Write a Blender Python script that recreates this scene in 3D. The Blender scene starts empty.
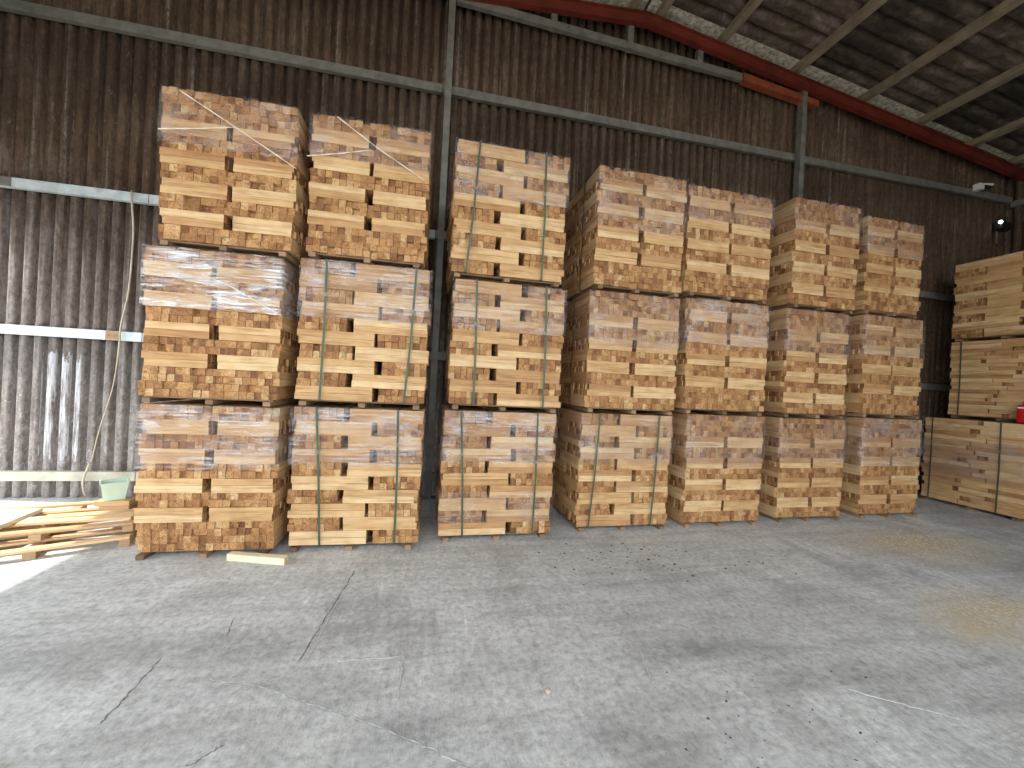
import bpy, bmesh, math, random
from mathutils import Vector, Matrix, Euler
random.seed(7)
S = bpy.context.scene
C = S.collection
PI = math.pi

# ------------------------------------------------------------------ camera, sky, sun, exposure
yaw, pitch, roll = math.radians(11.66), math.radians(-0.116), math.radians(2.907)
fwd = Vector((math.sin(yaw)*math.cos(pitch), math.cos(yaw)*math.cos(pitch), math.sin(pitch)))
rt = Vector((math.cos(yaw), -math.sin(yaw), 0)); up = rt.cross(fwd)
r2 = math.cos(roll)*rt + math.sin(roll)*up
u2 = math.cos(roll)*up - math.sin(roll)*rt
cam = bpy.data.cameras.new('camera'); co = bpy.data.objects.new('camera', cam); C.objects.link(co)
cam.sensor_width = 36; cam.lens = 400/1024*36; cam.clip_start = .05
M = Matrix((r2, u2, -fwd)).transposed().to_4x4(); M.translation = (0, 0, 1.5)
co.matrix_world = M
S.camera = co
S.view_settings.view_transform = 'Standard'; S.view_settings.look = 'None'
S.view_settings.gamma = 1; S.view_settings.use_curve_mapping = False
S.view_settings.exposure = 0.42
w = bpy.data.worlds.new('sky'); S.world = w; w.use_nodes = True
bg = w.node_tree.nodes['Background']; bg.inputs[0].default_value = (.88, .94, 1, 1); bg.inputs[1].default_value = 2.8
sl = bpy.data.lights.new('sun', 'SUN'); so = bpy.data.objects.new('sun', sl); C.objects.link(so)
sl.energy = 5.0; sl.angle = .02; sl.color = (1, .95, .86)
so.rotation_euler = Vector((2.2, -.35, -3.3)).to_track_quat('-Z', 'Y').to_euler()
so.location = (-9, 2, 9)

# ------------------------------------------------------------------ helpers
def newmat(name, rough=.8, metal=0):
    m = bpy.data.materials.new(name); m.use_nodes = True
    p = m.node_tree.nodes['Principled BSDF']
    p.inputs['Roughness'].default_value = rough; p.inputs['Metallic'].default_value = metal
    return m, m.node_tree, p
def nd(nt, t, **kw):
    n = nt.nodes.new(t)
    for k, v in kw.items():
        if k.startswith('i_'):
            key = k[2:]
            key = int(key) if key.isdigit() else key.replace('_', ' ')
            n.inputs[key].default_value = v
        else: setattr(n, k, v)
    return n
def ramp(nt, fac, stops, interp='LINEAR'):
    r = nt.nodes.new('ShaderNodeValToRGB'); r.color_ramp.interpolation = interp
    e = r.color_ramp.elements
    while len(e) < len(stops): e.new(.5)
    for el, (p, c) in zip(e, stops):
        el.position = p; el.color = (*c, 1) if len(c) == 3 else c
    nt.links.new(fac, r.inputs[0]); return r.outputs[0]
def mth(nt, op, a, b=None, c=None, clamp=False):
    n = nt.nodes.new('ShaderNodeMath'); n.operation = op; n.use_clamp = clamp
    for i, v in enumerate((a, b, c)):
        if v is None: continue
        if isinstance(v, (int, float)): n.inputs[i].default_value = v
        else: nt.links.new(v, n.inputs[i])
    return n.outputs[0]
def mix(nt, fac, a, b, mode='MIX'):
    n = nt.nodes.new('ShaderNodeMix'); n.data_type = 'RGBA'; n.blend_type = mode
    for i, v in ((0, fac), (6, a), (7, b)):
        if isinstance(v, (int, float)): n.inputs[i].default_value = v
        elif isinstance(v, tuple): n.inputs[i].default_value = (*v, 1)
        else: nt.links.new(v, n.inputs[i])
    return n.outputs[2]
def mapped(nt, vec, scale=(1, 1, 1), rot=(0, 0, 0), loc=(0, 0, 0)):
    n = nt.nodes.new('ShaderNodeMapping'); nt.links.new(vec, n.inputs[0])
    n.inputs['Scale'].default_value = scale; n.inputs['Rotation'].default_value = rot; n.inputs['Location'].default_value = loc
    return n.outputs[0]
def noise(nt, vec, scale, detail=4, rough=.55, dist=0):
    n = nt.nodes.new('ShaderNodeTexNoise'); nt.links.new(vec, n.inputs['Vector'])
    n.inputs['Scale'].default_value = scale; n.inputs['Detail'].default_value = detail
    n.inputs['Roughness'].default_value = rough; n.inputs['Distortion'].default_value = dist
    return n.outputs[0]
def bump(nt, p, h, strength=.3, dist=.01):
    b = nt.nodes.new('ShaderNodeBump'); b.inputs['Strength'].default_value = strength; b.inputs['Distance'].default_value = dist
    nt.links.new(h, b.inputs['Height']); nt.links.new(b.outputs[0], p.inputs['Normal'])
def plain(name, col, rough=.7, metal=0, var=.25, scale=12):
    m, nt, p = newmat(name, rough, metal)
    tc = nd(nt, 'ShaderNodeTexCoord').outputs['Object']
    n = noise(nt, tc, scale, 5)
    lo = tuple(c*(1-var) for c in col); hi = tuple(min(1, c*(1+var)) for c in col)
    nt.links.new(ramp(nt, n, [(.3, lo), (.7, hi)]), p.inputs['Base Color'])
    return m

def wood(name, kind):
    """kind x / y: sawn face with grain along that axis; end: end grain"""
    m, nt, p = newmat(name, .75)
    tc = nd(nt, 'ShaderNodeTexCoord').outputs['Object']
    rnd = nd(nt, 'ShaderNodeObjectInfo').outputs['Random']
    isl = nd(nt, 'ShaderNodeNewGeometry').outputs['Random Per Island']
    r = mth(nt, 'FRACT', mth(nt, 'ADD', rnd, isl))
    r3 = mth(nt, 'FRACT', mth(nt, 'MULTIPLY', r, 17.3))
    off = nd(nt, 'ShaderNodeCombineXYZ')
    for i, k in enumerate((71., 43., 29.)): nt.links.new(mth(nt, 'MULTIPLY', r, k), off.inputs[i])
    va = nd(nt, 'ShaderNodeVectorMath', operation='ADD'); nt.links.new(tc, va.inputs[0]); nt.links.new(off.outputs[0], va.inputs[1])
    v = va.outputs[0]
    if kind == 'end':
        base = ramp(nt, r, [(0, (.24, .10, .034)), (.2, (.38, .18, .062)), (.55, (.48, .245, .09)), (.85, (.56, .315, .13)), (1, (.66, .43, .21))])
        n = noise(nt, v, 32, 3, .6, 1.2)
        wv = nd(nt, 'ShaderNodeTexWave', wave_type='RINGS', rings_direction='Y'); nt.links.new(v, wv.inputs['Vector'])
        wv.inputs['Scale'].default_value = 26; wv.inputs['Distortion'].default_value = 5
        c = mix(nt, 1, base, ramp(nt, n, [(.32, (.5, .42, .36)), (.5, (1, 1, 1)), (.72, (1.4, 1.36, 1.28))]), 'MULTIPLY')
        c = mix(nt, .3, c, wv.outputs[0], 'MULTIPLY')
    else:
        sc = (1.6, 26, 26) if kind == 'x' else (26, 1.6, 26)
        base = ramp(nt, r, [(0, (.46, .25, .105)), (.25, (.58, .355, .16)), (.6, (.66, .43, .21)), (1, (.74, .54, .30))])
        n = noise(nt, mapped(nt, v, sc), 1.6, 5, .6, .4)
        n2 = noise(nt, v, 7, 2)
        c = mix(nt, 1, base, ramp(nt, n, [(.3, (.66, .55, .45)), (.52, (1, 1, 1)), (.75, (1.1, 1.08, 1.04))]), 'MULTIPLY')
        c = mix(nt, 1, c, ramp(nt, n2, [(.3, (.86, .8, .74)), (.6, (1, 1, 1))]), 'MULTIPLY')
    nt.links.new(c, p.inputs['Base Color'])
    bump(nt, p, n, .25, .004)
    return m
WX, WY, WE = wood('sawn_wood_x', 'x'), wood('sawn_wood_y', 'y'), wood('end_grain', 'end')

def pallet_wood(name, a, b):
    m, nt, p = newmat(name, .8)
    tc = nd(nt, 'ShaderNodeTexCoord').outputs['Object']
    rnd = nd(nt, 'ShaderNodeObjectInfo').outputs['Random']
    n = noise(nt, mapped(nt, tc, (3, 22, 22)), 2, 4)
    f = mth(nt, 'ADD', mth(nt, 'MULTIPLY', n, .6), mth(nt, 'MULTIPLY', rnd, .5))
    nt.links.new(ramp(nt, f, [(.2, a), (.8, b)]), p.inputs['Base Color'])
    return m
PW = pallet_wood('pallet_wood', (.42, .24, .11), (.74, .52, .29))
PWD = pallet_wood('stringer_wood', (.22, .13, .07), (.5, .34, .19))

DKW = pallet_wood('dark_pallet_wood', (.13, .075, .04), (.33, .215, .12))  # darker wood tone for the pallets under the bundles

def film_mat(name, haze, seed):
    m, nt, p = newmat(name); nt.nodes.remove(p)
    out = nt.nodes['Material Output']
    tc = nd(nt, 'ShaderNodeTexCoord').outputs['Object']
    st = noise(nt, mapped(nt, tc, (1.4, 1.4, 13), (0, .12, 0), (seed, seed*2, 0)), 3.2, 6, .62, .8)
    big = noise(nt, mapped(nt, tc, (1, 1, 1), loc=(seed*3, 0, seed)), 3.0, 3)
    f = mth(nt, 'MULTIPLY', mth(nt, 'SUBTRACT', mth(nt, 'ADD', mth(nt, 'MULTIPLY', st, .75), mth(nt, 'MULTIPLY', big, .45)), .53), 4.2, clamp=True)
    f = mth(nt, 'ADD', mth(nt, 'MULTIPLY', mth(nt, 'POWER', f, 1.6), haze), .02 + haze*.03, clamp=True)
    tr = nd(nt, 'ShaderNodeBsdfTransparent'); tr.inputs[0].default_value = (.93, .92, .93, 1)
    gl = nd(nt, 'ShaderNodeBsdfGlossy'); gl.inputs['Roughness'].default_value = .22; gl.inputs[0].default_value = (.95, .95, .97, 1)
    df = nd(nt, 'ShaderNodeBsdfDiffuse'); df.inputs[0].default_value = (.86, .85, .87, 1)
    mx = nd(nt, 'ShaderNodeMixShader'); mx.inputs[0].default_value = .55
    nt.links.new(gl.outputs[0], mx.inputs[1]); nt.links.new(df.outputs[0], mx.inputs[2])
    m2 = nd(nt, 'ShaderNodeMixShader'); nt.links.new(f, m2.inputs[0])
    nt.links.new(tr.outputs[0], m2.inputs[1]); nt.links.new(mx.outputs[0], m2.inputs[2])
    b = nd(nt, 'ShaderNodeBump'); b.inputs['Strength'].default_value = .8; b.inputs['Distance'].default_value = .02
    nt.links.new(st, b.inputs['Height']); nt.links.new(b.outputs[0], gl.inputs['Normal'])
    nt.links.new(m2.outputs[0], out.inputs[0])
    return m
FILMS = {h: film_mat('stretch_film_%d' % int(h*100), h*(1.0 if h < .5 else 1.5), 3+h*11) for h in (.25, .45, .8)}
STRAND = plain('twisted_film', (.82, .74, .6), .45, 0, .1)
STRAP = plain('green_strap', (.05, .092, .052), .45, 0, .2)
GALV = plain('galvanised_steel', (.23, .22, .19), .5, .35, .25, 9)
GALVB = plain('pale_galvanised_steel', (.55, .62, .64), .45, .25, .2, 9)
RED = plain('red_oxide_paint', (.135, .019, .009), .6, 0, .35, 6)
PURL = plain('purlin_steel', (.26, .21, .14), .6, .1, .3, 6)

def obj(name, verts, faces, mats, parent=None, fm=None, smooth=False):
    me = bpy.data.meshes.new(name); me.from_pydata(verts, [], faces)
    for m in (mats if isinstance(mats, (list, tuple)) else [mats]): me.materials.append(m)
    if fm: me.polygons.foreach_set('material_index', fm)
    if smooth: me.polygons.foreach_set('use_smooth', [True]*len(faces))
    me.update()
    o = bpy.data.objects.new(name, me); C.objects.link(o)
    if parent: o.parent = parent
    return o
BF = [(0, 3, 2, 1), (4, 5, 6, 7), (0, 1, 5, 4), (1, 2, 6, 5), (2, 3, 7, 6), (3, 0, 4, 7)]   # bottom top front right back left
def bxv(x0, x1, y0, y1, z0, z1):
    return [(x0, y0, z0), (x1, y0, z0), (x1, y1, z0), (x0, y1, z0), (x0, y0, z1), (x1, y0, z1), (x1, y1, z1), (x0, y1, z1)]
class MB:
    def __init__(s): s.v = []; s.f = []; s.m = []
    def box(s, x0, x1, y0, y1, z0, z1, mi=(0,)*6):
        b = len(s.v); s.v += bxv(x0, x1, y0, y1, z0, z1); s.f += [tuple(b+i for i in q) for q in BF]; s.m += list(mi); return s
    def hexa(s, vs, mi=(0,)*6):
        b = len(s.v); s.v += vs; s.f += [tuple(b+i for i in q) for q in BF]; s.m += list(mi); return s
    def tube(s, pts, r, n=8):
        pts = [Vector(p) for p in pts]; b = len(s.v)
        for i, p in enumerate(pts):
            t = (pts[min(i+1, len(pts)-1)] - pts[max(i-1, 0)]).normalized()
            a = t.cross(Vector((0, 0, 1)) if abs(t.z) < .9 else Vector((1, 0, 0))).normalized(); c = t.cross(a)
            rr = r[i] if isinstance(r, (list, tuple)) else r
            for k in range(n):
                q = p + a*math.cos(2*PI*k/n)*rr + c*math.sin(2*PI*k/n)*rr; s.v.append(tuple(q))
        for i in range(len(pts)-1):
            for k in range(n):
                s.f.append((b+i*n+k, b+i*n+(k+1) % n, b+(i+1)*n+(k+1) % n, b+(i+1)*n+k)); s.m.append(0)
        s.f.append(tuple(b+k for k in reversed(range(n)))); s.m.append(0)
        s.f.append(tuple(b+(len(pts)-1)*n+k for k in range(n))); s.m.append(0)
        return s
    def build(s, name, mats, parent=None, smooth=False):
        return obj(name, s.v, s.f, mats, parent, s.m, smooth)
def bevel(o, w, seg=2):
    bm = bmesh.new(); bm.from_mesh(o.data)
    bmesh.ops.bevel(bm, geom=bm.edges[:], offset=w, segments=seg, affect='EDGES', profile=.6)
    bm.to_mesh(o.data); bm.free(); return o
def empty(name, loc=(0, 0, 0), rz=0):
    o = bpy.data.objects.new(name, None); C.objects.link(o); o.location = loc; o.rotation_euler = (0, 0, rz); o.empty_display_size = .1
    return o
def tag(o, label=None, cat=None, group=None, kind=None):
    for k, v in (('label', label), ('category', cat), ('group', group), ('kind', kind)):
        if v: o[k] = v
    return o
def inst(name, me, loc, parent, rot=(0, 0, 0), scale=(1, 1, 1)):
    o = bpy.data.objects.new(name, me); C.objects.link(o); o.location = loc; o.rotation_euler = rot; o.scale = scale
    o.parent = parent; return o

# ------------------------------------------------------------------ setting: floor
def floor_mat():
    m, nt, p = newmat('worn_concrete', .85)
    pos = nd(nt, 'ShaderNodeNewGeometry').outputs['Position']
    big = noise(nt, mapped(nt, pos, (1, 1, 1)), .55, 4, .55, .6)
    mid = noise(nt, pos, 2.3, 6, .62, .5)
    fine = noise(nt, pos, 26, 8, .72)
    sw1 = noise(nt, mapped(nt, pos, (.55, 5.5, 1), (0, 0, math.radians(-14))), 1.3, 7, .68, .35)
    sw2 = noise(nt, mapped(nt, pos, (5, .8, 1), (0, 0, math.radians(-50))), 1.7, 8, .74, .9)
    c = ramp(nt, big, [(.3, (.50, .505, .495)), (.5, (.585, .595, .585)), (.7, (.64, .655, .655))])
    c = mix(nt, .8, c, ramp(nt, mid, [(.3, (.72, .71, .69)), (.5, (1, 1, 1)), (.72, (1.16, 1.15, 1.13))]), 'MULTIPLY')
    c = mix(nt, .6, c, ramp(nt, sw1, [(.36, (.74, .73, .71)), (.5, (1, 1, 1)), (.66, (1.12, 1.12, 1.11))]), 'MULTIPLY')
    c = mix(nt, mth(nt, 'MULTIPLY', mth(nt, 'SUBTRACT', big, .42), 3.5, clamp=True), c, ramp(nt, sw2, [(.36, (.72, .71, .69)), (.5, (1, 1, 1)), (.68, (1.25, 1.25, 1.23))]), 'MULTIPLY')
    c = mix(nt, .9, c, ramp(nt, fine, [(.34, (.66, .65, .64)), (.5, (1, 1, 1)), (.66, (1.2, 1.2, 1.18))]), 'MULTIPLY')
    mott = noise(nt, mapped(nt, pos, (1.2, 1.5, 1), (0, 0, .4)), 13, 8, .78, .3)
    c = mix(nt, .8, c, ramp(nt, mott, [(.36, (.86, .855, .845)), (.5, (1, 1, 1)), (.66, (1.12, 1.12, 1.11))]), 'MULTIPLY')
    scr = noise(nt, mapped(nt, pos, (20, 1.5, 1), (0, 0, math.radians(-58)), (3, 1, 0)), 1.2, 6, .7, .5)
    c = mix(nt, mth(nt, 'MULTIPLY', mth(nt, 'SUBTRACT', mid, .47), 7, clamp=True), c, ramp(nt, scr, [(.58, (1, 1, 1)), (.68, (1.3, 1.3, 1.29))]), 'MULTIPLY')
    # sawdust stains and oil-dark tyre patches with a shape of their own
    sx = nd(nt, 'ShaderNodeSeparateXYZ'); nt.links.new(pos, sx.inputs[0])
    def blob(cx, cy, rx, ry):
        a = mth(nt, 'POWER', mth(nt, 'DIVIDE', mth(nt, 'SUBTRACT', sx.outputs[0], cx), rx), 2)
        b = mth(nt, 'POWER', mth(nt, 'DIVIDE', mth(nt, 'SUBTRACT', sx.outputs[1], cy), ry), 2)
        d = mth(nt, 'SUBTRACT', 1, mth(nt, 'SQRT', mth(nt, 'ADD', a, b)), clamp=True)
        return mth(nt, 'MULTIPLY', d, mth(nt, 'MULTIPLY', mth(nt, 'SUBTRACT', noise(nt, pos, 9, 6, .7), .3), 4.2, clamp=True), clamp=True)
    for a in ((4.2, 2.15, .8, .42), (5.2, 3.3, 1.1, .6), (3.7, 2.0, .5, .3)):
        c = mix(nt, blob(*a), c, (.60, .52, .36))
    for a in ((1.5, 2.1, .5, .2), (-1.1, 2.42, 1.5, .22), (-.35, 2.62, .35, .35), (1.6, 2.05, .6, .12), (.85, 1.6, .35, .12), (5.9, 2.75, 1.3, .2), (-.05, 1.75, .35, .2), (1.0, 1.35, .25, .12), (2.1, 1.75, .4, .12)):
        c = mix(nt, mth(nt, 'MULTIPLY', blob(*a), .55), c, (.20, .20, .195))
    nt.links.new(c, p.inputs['Base Color'])
    h = mth(nt, 'ADD', mth(nt, 'MULTIPLY', fine, .5), mth(nt, 'ADD', mth(nt, 'MULTIPLY', sw2, .5), mth(nt, 'MULTIPLY', mid, .5)))
    bump(nt, p, h, .55, .02)
    return m
FLOOR = floor_mat()
mb = MB(); mb.box(-4.9, 10.1, -2.4, 5.5, -.15, 0)
floor = tag(mb.build('floor', FLOOR), kind='structure')
CR = plain('crack_edge', (.50, .505, .495), .9, 0, .3, 40)
CRD = plain('crack_dark', (.24, .24, .235), .9, 0, .4, 40)
def crack(pts, wd, mat, seed):
    rnd = random.Random(seed); v = []; f = []
    P = []
    for (a, b) in zip(pts, pts[1:]):
        n = 14
        for i in range(n): P.append((a[0]+(b[0]-a[0])*i/n + rnd.uniform(-.006, .006), a[1]+(b[1]-a[1])*i/n + rnd.uniform(-.006, .006)))
    P.append(pts[-1])
    for i, p in enumerate(P):
        q = P[min(i+1, len(P)-1)]; o = P[max(i-1, 0)]
        t = Vector((q[0]-o[0], q[1]-o[1], 0)).normalized(); s = Vector((-t.y, t.x, 0))
        ww = wd*.62*rnd.uniform(.1, 1) * (0.3 if i in (0, len(P)-1) else 1)
        a = Vector((p[0], p[1], 0))+s*ww; b = Vector((p[0], p[1], 0))-s*ww
        v += [(a.x, a.y, .0006), (p[0], p[1], .003), (b.x, b.y, .0006)]
    for i in range(len(P)-1):
        k = i*3; f += [(k, k+1, k+4, k+3), (k+1, k+2, k+5, k+4)]
    obj('crack', v, f, mat, floor)
main = [(-.962, 2.161), (-.717, 2.089), (-.458, 1.944), (-.27, 1.851), (.056, 1.656), (.228, 1.539), (.30, 1.42)]
crack(main, .009, CR, 1)
crack([(x+.004, y-.008) for x, y in main], .004, CRD, 2)
for pts, wd, m, sd in (([(-.487, 3.231), (-.547, 2.709), (-.595, 2.237)], .010, CRD, 3), ([(-.512, 3.02), (-.55, 2.246)], .008, CR, 4),
                       ([(-1.278, 2.349), (-1.267, 2.11), (-1.268, 1.954)], .010, CRD, 5), ([(-1.083, 2.685), (-1.044, 2.498)], .008, CRD, 6),
                       ([(-.397, 2.219), (-.082, 2.209)], .007, CR, 7), ([(-.823, 1.695), (-.727, 1.777)], .009, CRD, 8), ([(-.835, 1.70), (-.74, 1.785)], .007, CR, 12),
                       ([(-.059, 2.262), (-.07, 1.913)], .012, CR, 9), ([(1.264, 2.093), (1.182, 1.801)], .009, CR, 10), ([(1.64, 1.943), (1.623, 1.675)], .008, CR, 11),
                       ([(2.212, 1.658), (2.561, 1.422)], .008, CR, 13)):
    crack(pts, wd, m, sd)
GR = plain('yard_concrete', (.36, .34, .30), .9, 0, .15, .4)
mb = MB(); mb.box(-45, 55, -60, 45, -.4, -.16)
tag(mb.build('ground', GR), kind='structure')

# ------------------------------------------------------------------ setting: corrugated walls
def wall_mat():
    m, nt, p = newmat('dirty_fibre_cement', .9)
    pos = nd(nt, 'ShaderNodeNewGeometry').outputs['Position']
    rnd = nd(nt, 'ShaderNodeObjectInfo').outputs['Random']
    sx = nd(nt, 'ShaderNodeSeparateXYZ'); nt.links.new(pos, sx.inputs[0])
    big = noise(nt, pos, .9, 5, .6, .5)
    st = noise(nt, mapped(nt, pos, (9, 9, .8)), 1.6, 6, .65)
    fine = noise(nt, mapped(nt, pos, (1, 1, .5)), 28, 6, .75)
    g = mth(nt, 'ADD', mth(nt, 'MULTIPLY', big, .5), mth(nt, 'MULTIPLY', st, .5))
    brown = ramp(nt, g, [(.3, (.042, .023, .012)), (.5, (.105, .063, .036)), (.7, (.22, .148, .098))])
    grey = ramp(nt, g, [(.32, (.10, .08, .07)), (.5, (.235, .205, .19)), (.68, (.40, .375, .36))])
    # browner and darker towards the roof, paler grey low down and towards the left end
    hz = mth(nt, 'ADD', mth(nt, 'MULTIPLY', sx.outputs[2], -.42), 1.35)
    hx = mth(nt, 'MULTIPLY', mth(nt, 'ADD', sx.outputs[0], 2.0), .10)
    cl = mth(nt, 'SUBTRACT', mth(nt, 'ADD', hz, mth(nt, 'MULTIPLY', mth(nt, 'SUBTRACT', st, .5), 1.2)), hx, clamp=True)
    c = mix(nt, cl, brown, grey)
    c = mix(nt, .8, c, ramp(nt, fine, [(.34, (.45, .42, .40)), (.5, (1, 1, 1)), (.64, (1.4, 1.38, 1.35))]), 'MULTIPLY')
    # pale lime specks and runs
    sp = noise(nt, mapped(nt, pos, (6, 6, 1.4)), 3.2, 8, .8, .4)
    c = mix(nt, mth(nt, 'MULTIPLY', mth(nt, 'SUBTRACT', sp, .59), 8, clamp=True), c, (.36, .33, .30))
    du = noise(nt, mapped(nt, pos, (1, 1, .6)), 34, 4, .8)
    c = mix(nt, mth(nt, 'MULTIPLY', mth(nt, 'SUBTRACT', du, .62), 6, clamp=True), c, (.40, .36, .31))
    # pale lime drips running down single waves
    dr = noise(nt, mapped(nt, pos, (9, 9, .22)), 2.1, 3, .55)
    drf = mth(nt, 'MULTIPLY', mth(nt, 'MULTIPLY', mth(nt, 'SUBTRACT', dr, .60), 9, clamp=True), mth(nt, 'MULTIPLY', mth(nt, 'SUBTRACT', fine, .38), 4, clamp=True))
    c = mix(nt, mth(nt, 'MULTIPLY', drf, .7), c, (.38, .35, .31))
    # three white-painted crests
    pa = mth(nt, 'MULTIPLY', mth(nt, 'COMPARE', sx.outputs[0], -3.925, .185), mth(nt, 'COMPARE', mth(nt, 'ADD', sx.outputs[2], mth(nt, 'MULTIPLY', noise(nt, mapped(nt, pos, (9, 9, 2.5)), 2.2, 5, .7), .7)), 1.33, .56))
    pa = mth(nt, 'MULTIPLY', pa, mth(nt, 'LESS_THAN', sx.outputs[1], 5.278))
    sp2 = noise(nt, mapped(nt, pos, (14, 14, 1.2)), 2, 5, .7)
    pa = mth(nt, 'MULTIPLY', pa, mth(nt, 'MULTIPLY', mth(nt, 'SUBTRACT', sp2, .42), 6, clamp=True))
    c = mix(nt, pa, c, (.66, .67, .70))
    # whitish scuffs low down
    sc = noise(nt, mapped(nt, pos, (3, 3, 2), (0, .6, 0)), 5, 8, .78, 1.5)
    lo = mth(nt, 'MULTIPLY', mth(nt, 'SUBTRACT', 2.1, sx.outputs[2]), .8, clamp=True)
    c = mix(nt, mth(nt, 'MULTIPLY', lo, mth(nt, 'MULTIPLY', mth(nt, 'SUBTRACT', sc, .56), 8, clamp=True)), c, (.55, .54, .54))
    nt.links.new(c, p.inputs['Base Color'])
    bump(nt, p, fine, .3, .006)
    return m
WALL = wall_mat()
PITCH = .13
def prof(t):                        # 0..1 -> depth: wide crest towards the room, narrower groove
    s = math.cos(2*PI*t)
    return .036*math.tanh(3.4*(s+.5))/math.tanh(3.4*1.5)
SL = lambda u: -.14*u if u > 0 else .087*u      # fall of the roof either side of the ridge
ROOF = lambda x: 6.86 + SL(x-2.7)
YW = 5.285
wb = tag(empty('wall_back', (2.5, YW, 0)), kind='structure')
rows = [(0, 1.88), (1.80, 3.42), (3.34, 5.27), (5.19, None)]
SEG = 10
def sheet(z0, z1, x0, n=8):
    v = []; f = []
    ns = n*SEG + 3
    for i in range(ns+1):
        x = i*PITCH/SEG
        y = -prof((i % SEG)/SEG)
        zt = z1 if z1 else ROOF(x0+x)+.02
        v += [(x, y, z0), (x, y, zt), (x, y+.006, zt)]
    for i in range(ns):
        k = i*3; f += [(k, k+3, k+4, k+1), (k+1, k+4, k+5, k+2)]
    me = bpy.data.meshes.new('corrugated_sheet'); me.from_pydata(v, [], f); me.materials.append(WALL)
    me.polygons.foreach_set('use_smooth', [True]*len(f)); me.update()
    return me
nsh = 15
for r, (z0, z1) in enumerate(rows):
    me = sheet(z0, z1, 0) if z1 else None
    for k in range(nsh):
        x0 = -4.80 + k*8*PITCH
        mm = me or sheet(z0, None, x0)
        nx = 8
        if x0 + 1.04 > 10.2:
            continue
        inst('corrugated_sheet', mm, (x0-2.5, r*.008 + (k % 2)*.0025, 0), wb)
x0 = -4.80 + 14*8*PITCH
for r, (z0, z1) in enumerate(rows):
    inst('corrugated_sheet', sheet(z0, z1, x0, 3), (x0-2.5, r*.008, 0), wb)
def girt(x0, x1, z0, z1, y0, y1, mat, name='girt', zz=None):
    # lipped channel: web with two flanges, rails running along the wall
    mb = MB()
    za, zb = (z0, z0) if zz is None else zz
    def b(ax, bx, ay, by, dz0, dz1):
        mb.hexa([(ax-2.5, ay-YW, za+dz0), (bx-2.5, ay-YW, zb+dz0), (bx-2.5, by-YW, zb+dz0), (ax-2.5, by-YW, za+dz0),
                 (ax-2.5, ay-YW, za+dz1), (bx-2.5, ay-YW, zb+dz1), (bx-2.5, by-YW, zb+dz1), (ax-2.5, by-YW, za+dz1)])
    h = z1-z0
    b(x0, x1, y0, y0+.006, 0, h); b(x0, x1, y0+.006, y1, 0, .006); b(x0, x1, y0+.006, y1, h-.006, h)
    return mb.build(name, mat, wb)
GALVD = plain('dirty_steel', (.50, .47, .38), .6, .1, .3, 5)
for zc, mats, hh in ((.25, (GALVD, GALV), .10), (1.80, (GALVB, GALV), .10), (3.34, (GALVB, GALV), .10), (5.19, (GALV, GALV), .105)):
    xs = [-4.75, -3.15, -.02, 5.30, 9.95] if zc != 5.19 else [-4.75, -2.3, -.02, 5.30, 9.95]
    for i, (a, b) in enumerate(zip(xs, xs[1:])):
        girt(a+.004, b-.004, zc-hh/2, zc+hh/2, 5.19, 5.25, mats[0] if i < 2 else mats[1])
# splice plates on the rails
for x, z in ((-3.43, 1.80), (-2.32, 5.19), (-4.45, 3.34), (3.9, 5.19)):
    mb = MB(); mb.box(x-2.5-.06, x-2.5+.06, 5.183-YW, 5.19-YW, z-.047, z+.047)
    for dx in (-.035, .035): mb.tube([(x-2.5+dx, 5.176-YW, z), (x-2.5+dx, 5.184-YW, z)], .009)
    mb.build('splice_plate', PWD if x == -3.43 else GALV, wb)
girt(.1, 4.32, 6.25, 6.35, 5.13, 5.19, GALV, zz=(6.27, 6.12))
mb = MB(); mb.hexa([(4.28-2.5, 5.10-YW, 6.10), (5.62-2.5, 5.10-YW, 5.97), (5.62-2.5, 5.2-YW, 5.97), (4.28-2.5, 5.2-YW, 6.10),
                    (4.28-2.5, 5.10-YW, 6.21), (5.62-2.5, 5.10-YW, 6.06), (5.62-2.5, 5.2-YW, 6.06), (4.28-2.5, 5.2-YW, 6.21)])
RED2 = plain('orange_red_primer', (.26, .06, .025), .6, 0, .35, 6)
mb.build('bracket', RED2, wb)
for x in (1.38, 2.48, 3.57):
    zl = 6.27 - .0355*(x-.1)
    mb = MB(); mb.box(x-2.5-.04, x-2.5+.04, 5.12-YW, 5.2-YW, zl, 6.53+SL(x-2.7)+.02)
    mb.build('stub_post', GALV, wb)
for x in (.05, 5.36):
    mb = MB(); x -= 2.5
    mb.box(x-.04, x+.04, 5.09-YW, 5.185-YW, 0, 6.53+SL(x+2.5-2.7)+.03)
    mb.box(x-.09, x+.09, 5.06-YW, 5.2-YW, 0, .012)
    mb.build('post', GALV, wb)

wr = tag(empty('wall_right', (10.0, -2, 0)), kind='structure')
me = sheet(0, 6.0, 0)
for k in range(8):
    inst('corrugated_sheet', me, (0, 7.4-k*1.04, 0), wr, (0, 0, -PI/2))
for z in (.25, 1.8, 3.34, 5.1):
    mb = MB(); mb.box(-.09, -.03, .1, 7.2, z-.05, z+.05); mb.build('girt', GALV, wr)
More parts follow.
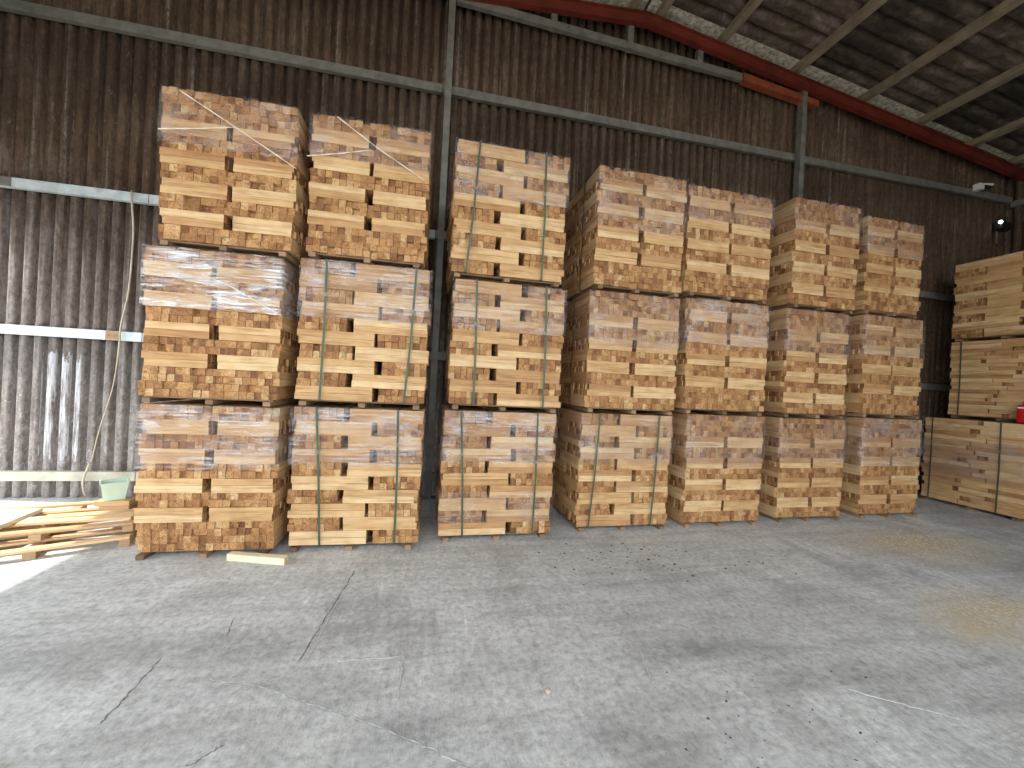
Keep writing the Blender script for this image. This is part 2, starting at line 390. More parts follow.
# left side: sheeted above the door opening only; unseen front end, its opening shaped for the light it lets in
wl = tag(empty('wall_left', (-4.78, -2, 0)), kind='structure')
me = sheet(3.3, 6.19, 0)
for k in range(7):
    inst('corrugated_sheet', me, (0, .06+k*1.04, 0), wl, (0, 0, PI/2))
mb = MB(); mb.box(.0, .1, .1, 7.2, 3.22, 3.34); mb.build('lintel', GALV, wl)
for y in (.2,):
    mb = MB(); mb.box(-.05, .1, y-.08, y+.08, 0, 5.7); mb.build('post', GALV, wl)
wf = tag(empty('wall_front', (2.5, -1.9, 0)), kind='structure')
for k in range(14):
    x0 = -4.8+k*1.04; me = sheet(5.5 if k < 11 else 0, None, x0)  # right end closed to the floor to cut light from that side
    inst('corrugated_sheet', me, (x0-2.5, 0, 0), wf)

# ------------------------------------------------------------------ setting: roof
def roof_mat():
    m, nt, p = newmat('sooty_roof_sheet', .9)
    pos = nd(nt, 'ShaderNodeNewGeometry').outputs['Position']
    n = noise(nt, mapped(nt, pos, (1.6, 3, 1)), 1.8, 7, .68, .5)
    f = noise(nt, pos, 22, 5, .7)
    c = ramp(nt, n, [(.34, (.05, .034, .023)), (.5, (.11, .08, .06)), (.62, (.20, .155, .125)), (.75, (.36, .30, .26))])
    c = mix(nt, .7, c, ramp(nt, f, [(.3, (.6, .6, .58)), (.5, (1, 1, 1)), (.7, (1.3, 1.3, 1.3))]), 'MULTIPLY')
    nt.links.new(c, p.inputs['Base Color']); bump(nt, p, f, .3, .008)
    return m
RM = roof_mat()
ce = tag(empty('ceiling', (2.7, -2, 6.86)), kind='structure')
RP = .24
def rprof(t):
    s = math.cos(2*PI*t)
    return -.022*math.tanh(2.6*(s+.55))/math.tanh(2.6*1.55)
def rsheet(ln, sgn):
    v = []; f = []; n = 4; sg = 12
    for i in range(n*sg+3):
        y = i*RP/sg; z = rprof((i % sg)/sg)
        v += [(0, y, z), (sgn*ln, y, z+SL(sgn*ln)), (0, y, z-.007)]
    for i in range(n*sg+2):
        k = i*3; a = (k, k+1, k+4, k+3); b = (k, k+3, k+5, k+2)
        f += [a, b] if sgn > 0 else [a[::-1], b[::-1]]
    me = bpy.data.meshes.new('roof_sheet'); me.from_pydata(v, [], f); me.materials.append(RM)
    me.polygons.foreach_set('use_smooth', [True]*len(f)); me.update(); return me
for sgn in (1, -1):
    me = rsheet(2.56 if sgn > 0 else 2.75, sgn)
    for c in range(3):
        for k in range(10):
            inst('roof_sheet', me, (sgn*c*2.45, 7.45-(k+1)*4*RP+.02, SL(sgn*c*2.45) - .008*c + (k % 2)*.003), ce)
def sloped(name, x0, x1, y0, y1, dz0, dz1, mat):
    """box along the slope; coordinates relative to the ridge line (x from ridge, z below the sheets)"""
    mb = MB()
    s = SL
    mb.hexa([(x0, y0, s(x0)+dz0), (x1, y0, s(x1)+dz0), (x1, y1, s(x1)+dz0), (x0, y1, s(x0)+dz0),
             (x0, y0, s(x0)+dz1), (x1, y0, s(x1)+dz1), (x1, y1, s(x1)+dz1), (x0, y1, s(x0)+dz1)])
    return mb.build(name, mat, ce)
for x in (.2, 1.2, 2.48, 3.77, 4.92, 6.07, 7.05):
    for sg in (1, -1):
        a, b = sg*x-.045, sg*x+.045
        sloped('purlin', a, b, .0, 7.22, -.125, -.03, PURL)
for yb in (7.1, 1.7):           # rafters: back one against the wall is in view
    for sg in (1, -1):
        a, b = (0, 7.3) if sg > 0 else (-7.5, 0)
        mb = MB(); s = SL
        for (y0, y1, d0, d1) in ((yb-.012, yb+.0, -.33, -.175), (yb-.05, yb+.03, -.187, -.175), (yb-.05, yb+.03, -.342, -.33)):
            mb.hexa([(a, y0, s(a)+d0), (b, y0, s(b)+d0), (b, y1, s(b)+d0), (a, y1, s(a)+d0), (a, y0, s(a)+d1), (b, y0, s(b)+d1), (b, y1, s(b)+d1), (a, y1, s(a)+d1)])
        mb.build('rafter', RED, ce)
FL = plain('pale_strip', (.50, .46, .36), .6, 0, .6, 18)  # pale speckled colour for the strip under the roof's back edge
for sg in (1, -1):
    a, b = (.02, 7.3) if sg > 0 else (-7.5, -.02)
    sloped('roof_edge_strip', a, b, 7.0, 7.24, -.030, -.026, FL)

# ------------------------------------------------------------------ batten bundles
PAL = .05
def bundle(label, loc, rz, Wd, D, H, layers, Lf=None, side=None, film=None, straps=(), sstraps=(), strands=(), seed=1, film2=None, film_all=False):
    rnd = random.Random(seed)
    root = tag(empty('batten_bundle', loc, rz), label, 'batten bundle', 'stacked bundles of wooden battens')
    nl = len(layers); rh = (H-PAL)/(2*nl)
    inner = MB(); cnt = 0; shared = {}
    items = []
    for li, ch in enumerate(reversed(layers)):
        z = PAL + li*2*rh
        g = .055 if ch in 'ES' else .03
        dxl, dyl = rnd.uniform(-.013, .013), rnd.uniform(0, .01)
        if ch in 'ES':
            L = (Wd-rnd.uniform(.03, .07))/2
            Ld = (D-.04)/2
            if ch == 'E': blocks = [(0, Wd, 0, Ld, 'y'), (0, Wd, D-Ld, D, 'y')]
            else: blocks = [(0, L, 0, D, 'x'), (Wd-L, Wd, 0, D, 'x')]
        elif ch in 'LR':
            lf = Lf or .585
            a = 1-lf-rnd.uniform(.02, .06)
            if ch == 'L': blocks = [(0, a*Wd, 0, lf*D, 'y'), ((1-lf)*Wd, Wd, 0, a*D, 'x'), (Wd-a*Wd, Wd, D-lf*D, D, 'y'), (0, lf*Wd, D-a*D, D, 'x')]
            else: blocks = [(Wd-a*Wd, Wd, 0, lf*D, 'y'), (0, lf*Wd, 0, a*D, 'x'), (0, a*Wd, D-lf*D, D, 'y'), ((1-lf)*Wd, Wd, D-a*D, D, 'x')]
        else:        # M (set per row below): long battens with shifted butt joints and a short stub in the joint
            blocks = []
            for row in range(2):
                sp = rnd.uniform(.3, .68)*Wd; gp = rnd.choice((.006, .008, .012, .065, .12))
                blocks += [(0, sp, 0, D, 'x', row), (sp+gp, Wd, 0, D, 'x', row)]
                if gp > .05: blocks.append((sp+.004, sp+gp-.004, .012, .45, 'y', row))
        for (x0, x1, y0, y1, ax, *only) in blocks:
            lo, hi = (x0, x1) if ax == 'y' else (y0, y1)
            n = max(1, round((hi-lo)/.0555)); st = (hi-lo)/n
            for row in only or range(2):
                jr = rnd.uniform(-.007, .007)
                for k in range(n):
                    q0 = lo+k*st+rnd.uniform(.0006, .002); q1 = lo+(k+1)*st-rnd.uniform(.0006, .002)
                    j = rnd.uniform(0, .018) if rnd.random() > .2 else rnd.uniform(.018, .05)
                    if ax == 'y':
                        fr = y0 < .02
                        c = (q0, q1, y0+(j if fr else -rnd.uniform(0, .01)), y1-(0 if fr else j), z+row*rh+.0006, z+(row+1)*rh-.0008)
                    else:
                        fr = y0 < .02 and k == 0
                        lf_ = x0 < .02
                        c = (x0+(j*.7 if lf_ else jr*.5), x1-(j*.7 if x1 > Wd-.02 else 0), q0+(rnd.uniform(0, .006)), q1, z+row*rh+.0006, z+(row+1)*rh-.0008)
                    c = (c[0]+dxl, c[1]+dxl, c[2]+dyl, c[3]+dyl, c[4], c[5])
                    sd = (side == 'L' and x0 < .02 and (ax == 'x' or k == 0)) or (side == 'R' and x1 > Wd-.02 and (ax == 'x' or k == n-1))
                    items.append((0 if fr else (1 if sd else 2), c, ax))
    fronts = [i for i in items if i[0] == 0]; sides = [i for i in items if i[0] == 1]; rest = [i for i in items if i[0] == 2]
    room = max(0, 292-len(fronts)); rnd.shuffle(sides) if len(sides) > room else None
    single = fronts[:292] + sides[:room]; rest = rest + sides[room:] + fronts[292:]
    for _, c, ax in single:
        dx, dy, dz = c[1]-c[0], c[3]-c[2], c[5]-c[4]
        key = (ax, round(dx, 3), round(dy, 2), round(dz, 4)) if ax == 'y' else (ax, round(dx, 2), round(dy, 3), round(dz, 4))
        me = shared.get(key)
        if me is None:
            mi = (1, 1, 1, 0, 1, 0) if ax == 'x' else (1, 1, 0, 1, 0, 1)
            t = obj('batten', bxv(-dx/2, dx/2, -dy/2, dy/2, -dz/2, dz/2), BF, [WE, WX if ax == 'x' else WY], None, mi)
            me = t.data; shared[key] = me; o = t
        else:
            o = bpy.data.objects.new('batten', me); C.objects.link(o)
        o.location = ((c[0]+c[1])/2-Wd/2, (c[2]+c[3])/2, (c[4]+c[5])/2); o.parent = root
        if ax == 'x': o.rotation_euler = (0, rnd.uniform(-.003, .003), rnd.uniform(-.004, .004))
        else: o.rotation_euler = (rnd.uniform(-.003, .003), 0, 0)
    for _, c, ax in rest:
        inner.box(c[0]-Wd/2, c[1]-Wd/2, *c[2:], mi=(1, 1, 1, 0, 1, 0) if ax == 'x' else (2, 2, 0, 2, 0, 2))
    tag(inner.build('inner_battens', [WE, WX, WY], root), kind='stuff')
    # pallet under the load
    for fx in (-.44, rnd.uniform(-.03, .03), .43):
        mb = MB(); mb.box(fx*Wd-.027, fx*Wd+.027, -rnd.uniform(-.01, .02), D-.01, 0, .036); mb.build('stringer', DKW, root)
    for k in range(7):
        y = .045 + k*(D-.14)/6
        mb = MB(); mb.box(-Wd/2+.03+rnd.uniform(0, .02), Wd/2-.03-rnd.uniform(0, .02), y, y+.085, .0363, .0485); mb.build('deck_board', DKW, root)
    # stretch film shell round the top rows (or another band)
    bands = []
    if film: bands.append((H*(1-film[0]), H, film[1]))
    if film2: bands.append(film2)
    for (za, zb, hz) in bands:
        per = []; n1 = 22; n2 = 14; e = .011
        P = [(-Wd/2-e, -e), (Wd/2+e, -e), (Wd/2+e, D+e), (-Wd/2-e, D+e)]
        for i, n in enumerate((n1, n2, n1, n2)):
            a, b = P[i], P[(i+1) % 4]; nrm = ((0, -1), (1, 0), (0, 1), (-1, 0))[i]
            for k in range(n): per.append((a[0]+(b[0]-a[0])*k/n, a[1]+(b[1]-a[1])*k/n, nrm, k == 0))
        nv = max(4, int((zb-za)/.05)); v = []; f = []; N = len(per)
        cur = [rnd.uniform(0, .004) for _ in range(N)]
        for j in range(nv+1):
            for i, (x, y, nr, cor) in enumerate(per):
                d = rnd.uniform(-.003, .009) if not cor else 0
                zz = za+(zb-za)*j/nv + (rnd.uniform(-.012, .012) if j == 0 else 0)
                v.append((x+nr[0]*d, y+nr[1]*d, zz))
        for j in range(nv):
            for i in range(N):
                f.append((j*N+i, j*N+(i+1) % N, (j+1)*N+(i+1) % N, (j+1)*N+i))
        # lap of film folded onto the top
        if zb >= H-1e-4:
            b = len(v)
            for i, (x, y, nr, cor) in enumerate(per): v.append((x*.86, D/2+(y-D/2)*.86, H+.001+rnd.uniform(0, .003)))
            for i in range(N): f.append((nv*N+i, nv*N+(i+1) % N, b+(i+1) % N, b+i))
        obj('stretch_film', v, f, FILMS[hz], root, None, True)
    def loop(pts, wdir, name, mat):
        v = []; f = []
        n = len(pts)
        for p in pts:
            a = Vector(p)-Vector(wdir)*.009; b = Vector(p)+Vector(wdir)*.009; v += [tuple(a), tuple(b)]
        for i in range(n): k = 2*i; q = 2*((i+1) % n); f.append((k, k+1, q+1, q))
        o = obj(name, v, f, mat, root)
        bm = bmesh.new(); bm.from_mesh(o.data); bmesh.ops.solidify(bm, geom=bm.faces[:], thickness=.0015); bm.to_mesh(o.data); bm.free()
    for (ft, fb) in straps:
        xt, xb = (ft-.5)*Wd, (fb-.5)*Wd; xm = (xt+xb)/2+.008
        e = .019
        loop([(xb, -e, .05), (xm, -e-.004, H*.5), (xt, -e, H+.003), (xt, D+e, H+.003), (xm, D+e, H*.5), (xb, D+e, .05)], (1, 0, 0), 'strap', STRAP)
        mb = MB(); z = H*rnd.uniform(.6, .75); x = xb+(xt-xb)*.7
        mb.box(x-.012, x+.012, -e-.007, -e-.0005, z, z+.03); mb.build('seal', GALV, root)
    for fy in sstraps:
        e = .022; y = fy*D
        loop([(-Wd/2-e, y, .05), (-Wd/2-e, y, H+.003), (Wd/2+e, y, H+.003), (Wd/2+e, y, .05)], (0, 1, 0), 'strap', STRAP)
    for st in strands:
        pts = []
        for (a, b) in zip(st, st[1:]):
            for k in range(6): pts.append((a[0]+(b[0]-a[0])*k/6, a[1]+(b[1]-a[1])*k/6))
        pts.append(st[-1])
        mb = MB(); mb.tube([((u-.5)*(Wd+.03), -.024-.002*math.sin(9*u), H*(1-v)) for u, v in pts], [.004+.0018*math.sin(i*2.1) for i in range(len(pts))], 6)
        mb.build('twisted_film_strand', STRAND, root, True)
    return root

STK = [  # front y, yaw, then top, middle, bottom: (x0, x1, z top, layers from the top, film, extras)
 (3.57, -1.0, [(-2.12, -1.15, 3.66, 'EESESESESE', (.36, .25), dict(strands=[[(.02, .29), (.3, .25), (.55, .205)], [(.15, .03), (.53, .2), (1.0, .42)]])),
       (-2.185, -1.21, 2.43, 'ESESESESEE', (.38, .8), dict(strands=[[(.42, .16), (.62, .22), (1.0, .39)]])),
       (-2.165, -1.185, 1.21, 'ESESESESEE', (.41, .45), {})]),
 (3.625, -.5, [(-1.065, -.095, 3.68, 'ESESESESEE', (.3, .25), dict(strands=[[(.22, .02), (.55, .19), (.95, .37)], [(0, .32), (.25, .27), (.5, .21)]])),
       (-1.09, -.03, 2.465, 'LRLRLRLRLR', (.4, .45), dict(straps=[(.19, .185), (.88, .83)])),
       (-1.105, -.04, 1.225, 'LRLRLRLRLR', (.4, .45), dict(straps=[(.18, .25), (.80, .82)]))]),
 (3.74, .3, [(.135, 1.235, 3.74, 'RLRLRLRLRL', (.4, .25), dict(straps=[(.2, .13), (.78, .79)])),
       (.18, 1.265, 2.455, 'RLRLRLRLRL', (.38, .25), dict(straps=[(.19, .21), (.81, .83)])),
       (.15, 1.235, 1.23, 'LRLRLRLRLR', (.4, .45), dict(straps=[(.14, .20), (.82, .82)], film2=(.18, .46, .25)))]),
 (3.89, 1.4, [(1.615, 2.635, 3.81, 'ESESESESEE', (.5, .25), dict(sstraps=(.35,))),
       (1.585, 2.63, 2.52, 'EESESESESE', (.45, .25), dict(sstraps=(.4,))),
       (1.55, 2.605, 1.24, 'LRLRLRLRLR', (.42, .25), dict(straps=[(.19, .12), (.84, .79)]))]),
 (3.95, 2.0, [(2.705, 3.805, 3.80, 'ESESESESEE', (.3, .25), {}),
       (2.75, 3.83, 2.56, 'ESESESESEE', (.4, .45), {}),
       (2.815, 3.835, 1.265, 'EESESESESE', (.45, .25), {})]),
 (4.04, 2.0, [(4.2, 5.19, 3.92, 'EESESESESE', (.3, .25), {}),
       (4.165, 5.1, 2.58, 'EESESESESE', (.4, .25), {}),
       (4.135, 5.12, 1.26, 'EESESESESE', (.42, .25), {})]),
 (4.10, 2.0, [(5.365, 6.315, 3.87, 'ESESESESEE', (.38, .25), {}),
       (5.395, 6.4, 2.62, 'ESESESESEE', (.4, .25), {}),
       (5.45, 6.455, 1.295, 'EESESESESE', (.48, .45), {})])]
LAB = [
 ['topmost batten bundle nearest the loose pallets, two twisted film strands crossing its front',
  'middle batten bundle nearest the loose pallets, its top wrapped in very white film',
  'floor-level batten bundle right beside the loose slatted pallets, clouded film on top'],
 ['topmost batten bundle in second stack from the pallets, one long diagonal film strand',
  'middle batten bundle in second stack from the pallets, two green straps, interlocked layers',
  'floor-level batten bundle in second stack from the pallets, straps and loose batten nearby'],
 ['topmost green-strapped batten bundle just beyond the grey wall post, third stack from pallets',
  'middle green-strapped batten bundle just beyond the grey wall post, third stack from pallets',
  'floor-level batten bundle in third stack from pallets, film band around its lower rows too'],
 ['topmost batten bundle in fourth stack from the pallets, full-width layers and side strap',
  'middle batten bundle in fourth stack from the pallets, full-width layers under dull film',
  'floor-level batten bundle in fourth stack from the pallets, the last with green front straps'],
 ['topmost batten bundle in fifth stack from the pallets, no straps, flat even top',
  'middle batten bundle in fifth stack from the pallets, film over its upper layers',
  'floor-level batten bundle in fifth stack from the pallets, no straps'],
 ['topmost batten bundle in sixth stack from the pallets, the second last before the gap',
  'middle batten bundle in sixth stack from the pallets, between top and floor loads',
  'floor-level batten bundle in sixth stack from the pallets, no straps'],
 ['topmost batten bundle in seventh and last stack of the long row',
  'middle batten bundle in seventh and last stack of the long row',
  'floor-level batten bundle in last stack of the long row, crumpled white film at corners']]
for ci, (yf, rz, col) in enumerate(STK):
    zt = [c[2] for c in col]; zb = [zt[1], zt[2], 0]
    for li, (x0, x1, z1, lay, film, kw) in enumerate(col):
        bundle(LAB[ci][li], ((x0+x1)/2, yf+random.uniform(-.008, .008), zb[li]+.002*(2-li)), math.radians(rz*.6+random.uniform(-.5, .5)), x1-x0, .94 if ci == 6 else 1.0, z1-zb[li]-.012, lay,
               side='L' if ci >= 3 else 'R', film=film, seed=ci*10+li+3, **kw)
# row along the right wall: faces turned to the left
for lab, X, yb, Wd, z0, z1, lay, lf, kw in (
    ('lowest batten bundle on the floor by the right wall, carrying the red can', 7.75, 4.92, 1.14, 0, 1.31, 'MMMMMMMMMM', None, dict(straps=[(.11, .1), (.78, .77)], film2=(.45, 1.0, .45))),
    ('middle batten bundle set back on the stack by the right wall', 8.0, 4.78, 1.12, 1.312, 2.5, 'MMMMMMMMMM', None, dict(straps=[(.12, .12), (.8, .8)])),
    ('topmost batten bundle on the stack by the right wall, alternating long and short layers', 8.02, 4.79, 1.12, 2.502, 3.72, 'RLRLRLRLRL', .66, {})):
    bundle(lab, (X, yb-Wd/2, z0), -PI/2, Wd, 1.0, z1-z0-.012, lay, lf, side='R', seed=int(z0*10)+77, **kw)

# ------------------------------------------------------------------ loose pallets on the left
def slat_pallet(label, loc, rz, L=1.25, Wd=.95, boards=6, seed=0, bw=.085, tilt=(0, 0)):
    rnd = random.Random(seed)
    root = tag(empty('slatted_pallet', loc, rz), label, 'pallet', 'loose slatted pallets')
    root.rotation_euler = (tilt[0], tilt[1], rz)
    for fx in (-.46, -.02, .45):
        mb = MB(); mb.box(fx*L-.035, fx*L+.035, -Wd/2, Wd/2, .0, .055)
        bevel(mb.build('stringer', PWD, root), .003, 1)
    for k in range(boards):
        y = -Wd/2+.005 + k*(Wd-bw-.01)/(boards-1) + (rnd.uniform(-.012, .012) if 0 < k < boards-1 else 0)
        mb = MB(); e = rnd.uniform(-.03, .03)
        mb.box(-L/2+e, L/2-rnd.uniform(0, .03), y, y+bw, .0555, .0755)
        bevel(mb.build('board', PW, root), .002, 1)
    return root
slat_pallet('lower slatted pallet lying on the floor beside the batten stacks', (-3.02, 4.05, 0), math.radians(24), L=1.1, Wd=.9, boards=5, seed=1, bw=.075)
slat_pallet('upper slatted pallet lying skewed on another pallet', (-3.06, 4.20, .077), math.radians(18), L=1.15, boards=4, seed=2, Wd=.85, bw=.08)
PLY = plain('pale_plywood', (.72, .66, .52), .7, 0, .1, 6)
mb = MB(); mb.box(-1.2, 0, -.30, .28, 0, .035)
o = mb.build('plywood_board', PLY); bevel(o, .002, 1); o.location = (-3.24, 4.0, .157); o.rotation_euler = (0, 0, math.radians(8))
tag(o, 'broad pale plywood sheet lying on top of the pallet pile', 'board')
for i, (x, y, z, ln, rz, wd, lb) in enumerate(((-2.83, 4.02, .157, .72, 10, .045, 'narrow loose board lying across the pallets beside the plywood sheet'),
                                       (-2.80, 4.16, .157, .66, 13, .05, 'loose board on the pallets just before the timber offcuts'))):
    mb = MB(); mb.box(-ln/2, ln/2, -wd, wd, 0, .022); o = mb.build('loose_board', PW); bevel(o, .002, 1)
    o.location = (x, y, z); o.rotation_euler = (0, 0, math.radians(rz)); tag(o, lb, 'board', 'loose boards')
for i, (dx, dy, z, ln, rz, lb) in enumerate(((-2.75, 4.34, .157, .22, .08, 'short timber offcut lying on the pallets under another offcut'), (-2.76, 4.33, .2045, .27, .02, 'short timber offcut directly under the mint green box'))):
    mb = MB(); mb.box(-ln/2, ln/2, -.07, .07, 0, .045); o = mb.build('timber_offcut', PW); bevel(o, .003, 1)
    o.location = (dx, dy, z); o.rotation_euler = (0, 0, rz); tag(o, lb, 'offcut', 'timber offcuts')
MINT = plain('mint_green_plastic', (.60, .78, .64), .5, 0, .08, 5)
b = empty('box', (-2.80, 4.35, .2505), math.radians(35)); tag(b, 'pale mint green open box standing on timber offcuts', 'box')
def taper(mb, b0, b1, h0, h1, z0, z1, t):
    pass
mb = MB()
ib, it, hh = .072, .092, .155
for sx, sy in ((0, -1), (1, 0), (0, 1), (-1, 0)):
    px, py = -sy, sx
    def c(s, k, r, z): return ((sx*r + px*s*k), (sy*r + py*s*k), z)
    q = [c(-1, ib, ib, 0), c(1, ib, ib, 0), c(1, ib-.004, ib-.004, 0), c(-1, ib-.004, ib-.004, 0), c(-1, it, it, hh), c(1, it, it, hh), c(1, it-.004, it-.004, hh), c(-1, it-.004, it-.004, hh)]
    mb.hexa(q)
mb.box(-ib+.004, ib-.004, -ib+.004, ib-.004, 0, .004)
mb.build('body', MINT, b)
mb = MB()
for sx in (-1, 1): mb.box(sx*it-.006, sx*it+.006, -it-.006, it+.006, hh, hh+.008)
for sy in (-1, 1): mb.box(-it+.006, it-.006, sy*it-.006, sy*it+.006, hh, hh+.008)
mb.build('rim', MINT, b)
DK = plain('dark_rag', (.05, .035, .028), .95, 0, .4, 20)
bm = bmesh.new(); bmesh.ops.create_icosphere(bm, subdivisions=3, radius=.075)
rn = random.Random(4)
for v in bm.verts:
    n = math.sin(v.co.x*60+1)*.006 + math.sin(v.co.z*75+v.co.y*40)*.007 + rn.uniform(-.003, .003)
    v.co += v.normal*n; v.co.z = max(v.co.z*.95, -.06)
me = bpy.data.meshes.new('rag'); bm.to_mesh(me); bm.free(); me.materials.append(DK)
o = bpy.data.objects.new('rag', me); C.objects.link(o); o.location = (-2.52, 4.36, .218)
tag(o, 'crumpled dark rag on the pallets beside the mint box', 'rag')

# cable hanging on the wall
CB = plain('beige_cable', (.55, .48, .36), .6, 0, .15, 10)
mb = MB()
pts = [(-3.30, 5.188, 3.40), (-3.29, 5.15, 3.37), (-3.27, 5.14, 3.2), (-3.26, 5.16, 2.91), (-3.28, 5.165, 2.31), (-3.33, 5.16, 1.95), (-3.335, 5.15, 1.81), (-3.34, 5.16, 1.72), (-3.39, 5.18, 1.26), (-3.50, 5.18, .76), (-3.54, 5.16, .45), (-3.56, 5.15, .38), (-3.6, 5.14, .2), (-3.57, 5.15, .02)]
fine_pts = []; fine_r = []; rad = [.009]*8+[.006]*3+[.011]*3
for i in range(len(pts)-1):                 # smooth the run of the cable
    p0, p1, p2, p3 = (Vector(pts[min(max(i+k, 0), len(pts)-1)]) for k in (-1, 0, 1, 2))
    for k in range(4):
        t = k/4
        fine_pts.append(.5*((2*p1)+(p2-p0)*t+(2*p0-5*p1+4*p2-p3)*t*t+(3*p1-p0-3*p2+p3)*t**3)); fine_r.append(rad[i]+(rad[i+1]-rad[i])*t)
mb.tube(fine_pts, fine_r, 8)
tag(mb.build('hanging_cable', CB, None, True), 'beige cable hanging down the corrugated wall from a steel rail', 'cable')

# loose batten on the floor
mb = MB(); mb.box(-.235, .235, -.029, .029, 0, .056, (1, 1, 1, 0, 1, 0))
o = mb.build('loose_batten', [plain('pale_end', (.62, .5, .3), .8, 0, .15, 30), plain('pale_batten', (.80, .71, .48), .75, 0, .1, 9)]); bevel(o, .003, 1)
o.location = (-1.25, 3.46, 0); o.rotation_euler = (0, 0, math.radians(-15))
tag(o, 'single pale batten lying loose on the floor before the stacks', 'batten')

# red can on the ledge of the right-hand bundle
RC = plain('red_plastic', (.60, .015, .02), .3, 0, .05, 5); WH = plain('white_stripe', (.8, .8, .8), .4, 0, .03, 5); BK = plain('black_plastic', (.015, .015, .016), .4, 0, .2, 8)
b = empty('can', (7.885, 3.875, 1.317), 0); tag(b, 'red plastic can standing on the lowest bundle by the right wall', 'can')
mb = MB()
prof_ = [(0, .062), (.008, .07), (.20, .07), (.235, .06), (.25, .03), (.268, .028)]
n = 20; v = []; f = []
for z, r in prof_:
    for k in range(n):
        a = 2*PI*k/n; ca, sa = math.cos(a), math.sin(a); e = 4
        s = (abs(ca)**e+abs(sa)**e)**(-1/e) if r > .05 else 1
        v.append((ca*r*s, sa*r*s, z))
for i in range(len(prof_)-1):
    for k in range(n): f.append((i*n+k, i*n+(k+1) % n, (i+1)*n+(k+1) % n, (i+1)*n+k))
f.append(tuple(reversed(range(n)))); f.append(tuple((len(prof_)-1)*n+k for k in range(n)))
obj('body', v, f, RC, b, None, False)
mb = MB(); mb.tube([(0, 0, .268), (0, 0, .292)], .034, 14); mb.build('cap', RC, b)
mb = MB(); mb.box(-.0715, -.0705, -.05, .05, .19, .21); mb.build('stripe_band', WH, b)  # thin white stripe across one face of the can

# CCTV camera on the rail
b = empty('security_camera', (9.09, 5.185, 5.25)); tag(b, 'white bullet security camera fixed to the upper wall rail', 'camera'); b.scale = (.62,)*3
CW = plain('white_housing', (.80, .76, .70), .45, 0, .06, 8)
mb = MB(); mb.box(-.19, -.01, -.16, 0, -.08, .09); o = mb.build('junction_box', CW, b); bevel(o, .012, 2)
mb = MB(); mb.tube([(-.01, -.10, .02), (.16, -.16, -.005)], .06, 16); mb.build('body', BK, b, False)
mb = MB(); mb.tube([(.158, -.159, -.0045), (.172, -.164, -.0065)], .035, 14); mb.build('lens', plain('lens_glass', (.02, .02, .03), .08, 0, .1, 5), b)
mb = MB(); mb.hexa([(-.02, -.17, .062), (.2, -.235, .036), (.2, -.10, .036), (-.02, -.03, .062), (-.02, -.17, .10), (.2, -.235, .085), (.2, -.10, .085), (-.02, -.03, .10)])
o = mb.build('sun_shield', CW, b); bevel(o, .012, 2)

# small lit lamp on the dark right wall
b = empty('wall_lamp', (9.62, 5.248, 4.70)); tag(b, 'small black wall lamp with a white glowing bulb high in the wall corner', 'lamp')
mb = MB(); mb.box(-.02, .24, -.12, 0, -.08, .07); o = mb.build('housing', BK, b); bevel(o, .03, 2)
em, nt, p = newmat('lamp_glow', .4); p.inputs['Emission Color'].default_value = (.8, .92, 1, 1); p.inputs['Emission Strength'].default_value = 9
bm = bmesh.new(); bmesh.ops.create_uvsphere(bm, u_segments=14, v_segments=8, radius=.026); me = bpy.data.meshes.new('bulb'); bm.to_mesh(me); bm.free(); me.materials.append(em)
o = bpy.data.objects.new('bulb', me); C.objects.link(o); o.parent = b; o.location = (-.05, -.12, .03)
mb = MB(); mb.tube([(.03, -.03, -.09), (.03, -.03, -.26), (.06, -.02, -.3)], .02, 8); mb.build('bracket', plain('rusty_bracket', (.16, .09, .05), .7), b)

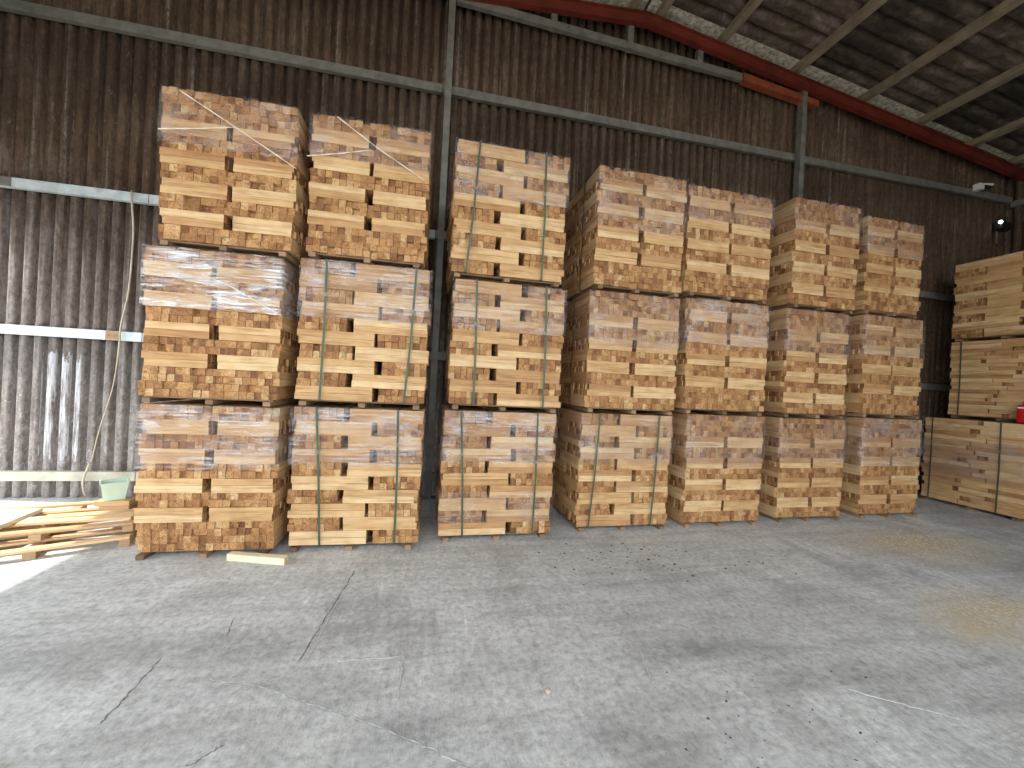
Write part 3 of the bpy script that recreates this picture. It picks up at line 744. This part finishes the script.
# ------------------------------------------------------------------ crumbs on the floor
rn = random.Random(21)
def chips(name, n, area, smin, smax, mat, kind_label, flat=.35):
    mb = MB()
    for _ in range(n):
        while True:
            u, w_ = rn.gauss(0, .45), rn.gauss(0, .45)
            if abs(u) < 1.2 and abs(w_) < 1.2: break
        x = area[0]+u*area[2]; y = area[1]+w_*area[3]; s = rn.uniform(smin, smax); a = rn.uniform(0, PI)
        ca, sa = math.cos(a)*s, math.sin(a)*s; t = rn.uniform(.45, .95); h = s*flat
        q = [(x-ca+sa*t, y-sa-ca*t, 0), (x+ca+sa*t, y+sa-ca*t, 0), (x+ca-sa*t, y+sa+ca*t, 0), (x-ca-sa*t, y-sa+ca*t, 0)]
        mb.hexa(q + [(a_[0], a_[1], h*rn.uniform(.5, 1)) for a_ in q])
    o = mb.build(name, mat); tag(o, kind_label[0], kind_label[1], None, 'stuff'); return o
SD = plain('sawdust', (.66, .55, .36), .95, 0, .25, 30); DC = plain('dark_crumbs', (.07, .06, .05), .95, 0, .4, 30)
chips('wood_shavings', 900, (4.3, 2.15, .7, .35), .002, .006, SD, ('pale wood shavings strewn on the floor near the frame edge', 'shavings'))
chips('wood_shavings', 1200, (5.2, 3.35, 1.0, .45), .002, .007, SD, ('pale wood shavings strewn on the floor before the last stack', 'shavings'))
chips('crumbs', 90, (1.9, 3.25, 1.3, .5), .003, .010, DC, ('dark crumbs scattered on the floor before the strapped stacks', 'crumbs'), .6)
chips('crumbs', 40, (1.6, 1.45, 1.0, .4), .002, .006, DC, ('dark crumbs scattered over the open floor', 'crumbs'), .6)
bm = bmesh.new(); bmesh.ops.create_icosphere(bm, subdivisions=2, radius=.014)
for v in bm.verts: v.co.z = v.co.z*.7; v.co += v.normal*rn.uniform(-.002, .003)
me = bpy.data.meshes.new('pebble'); bm.to_mesh(me); bm.free(); me.materials.append(plain('pebble_stone', (.5, .42, .3), .9))
o = bpy.data.objects.new('pebble', me); C.objects.link(o); o.location = (.64, 1.86, .008); tag(o, 'small tan pebble alone on the open floor', 'pebble')
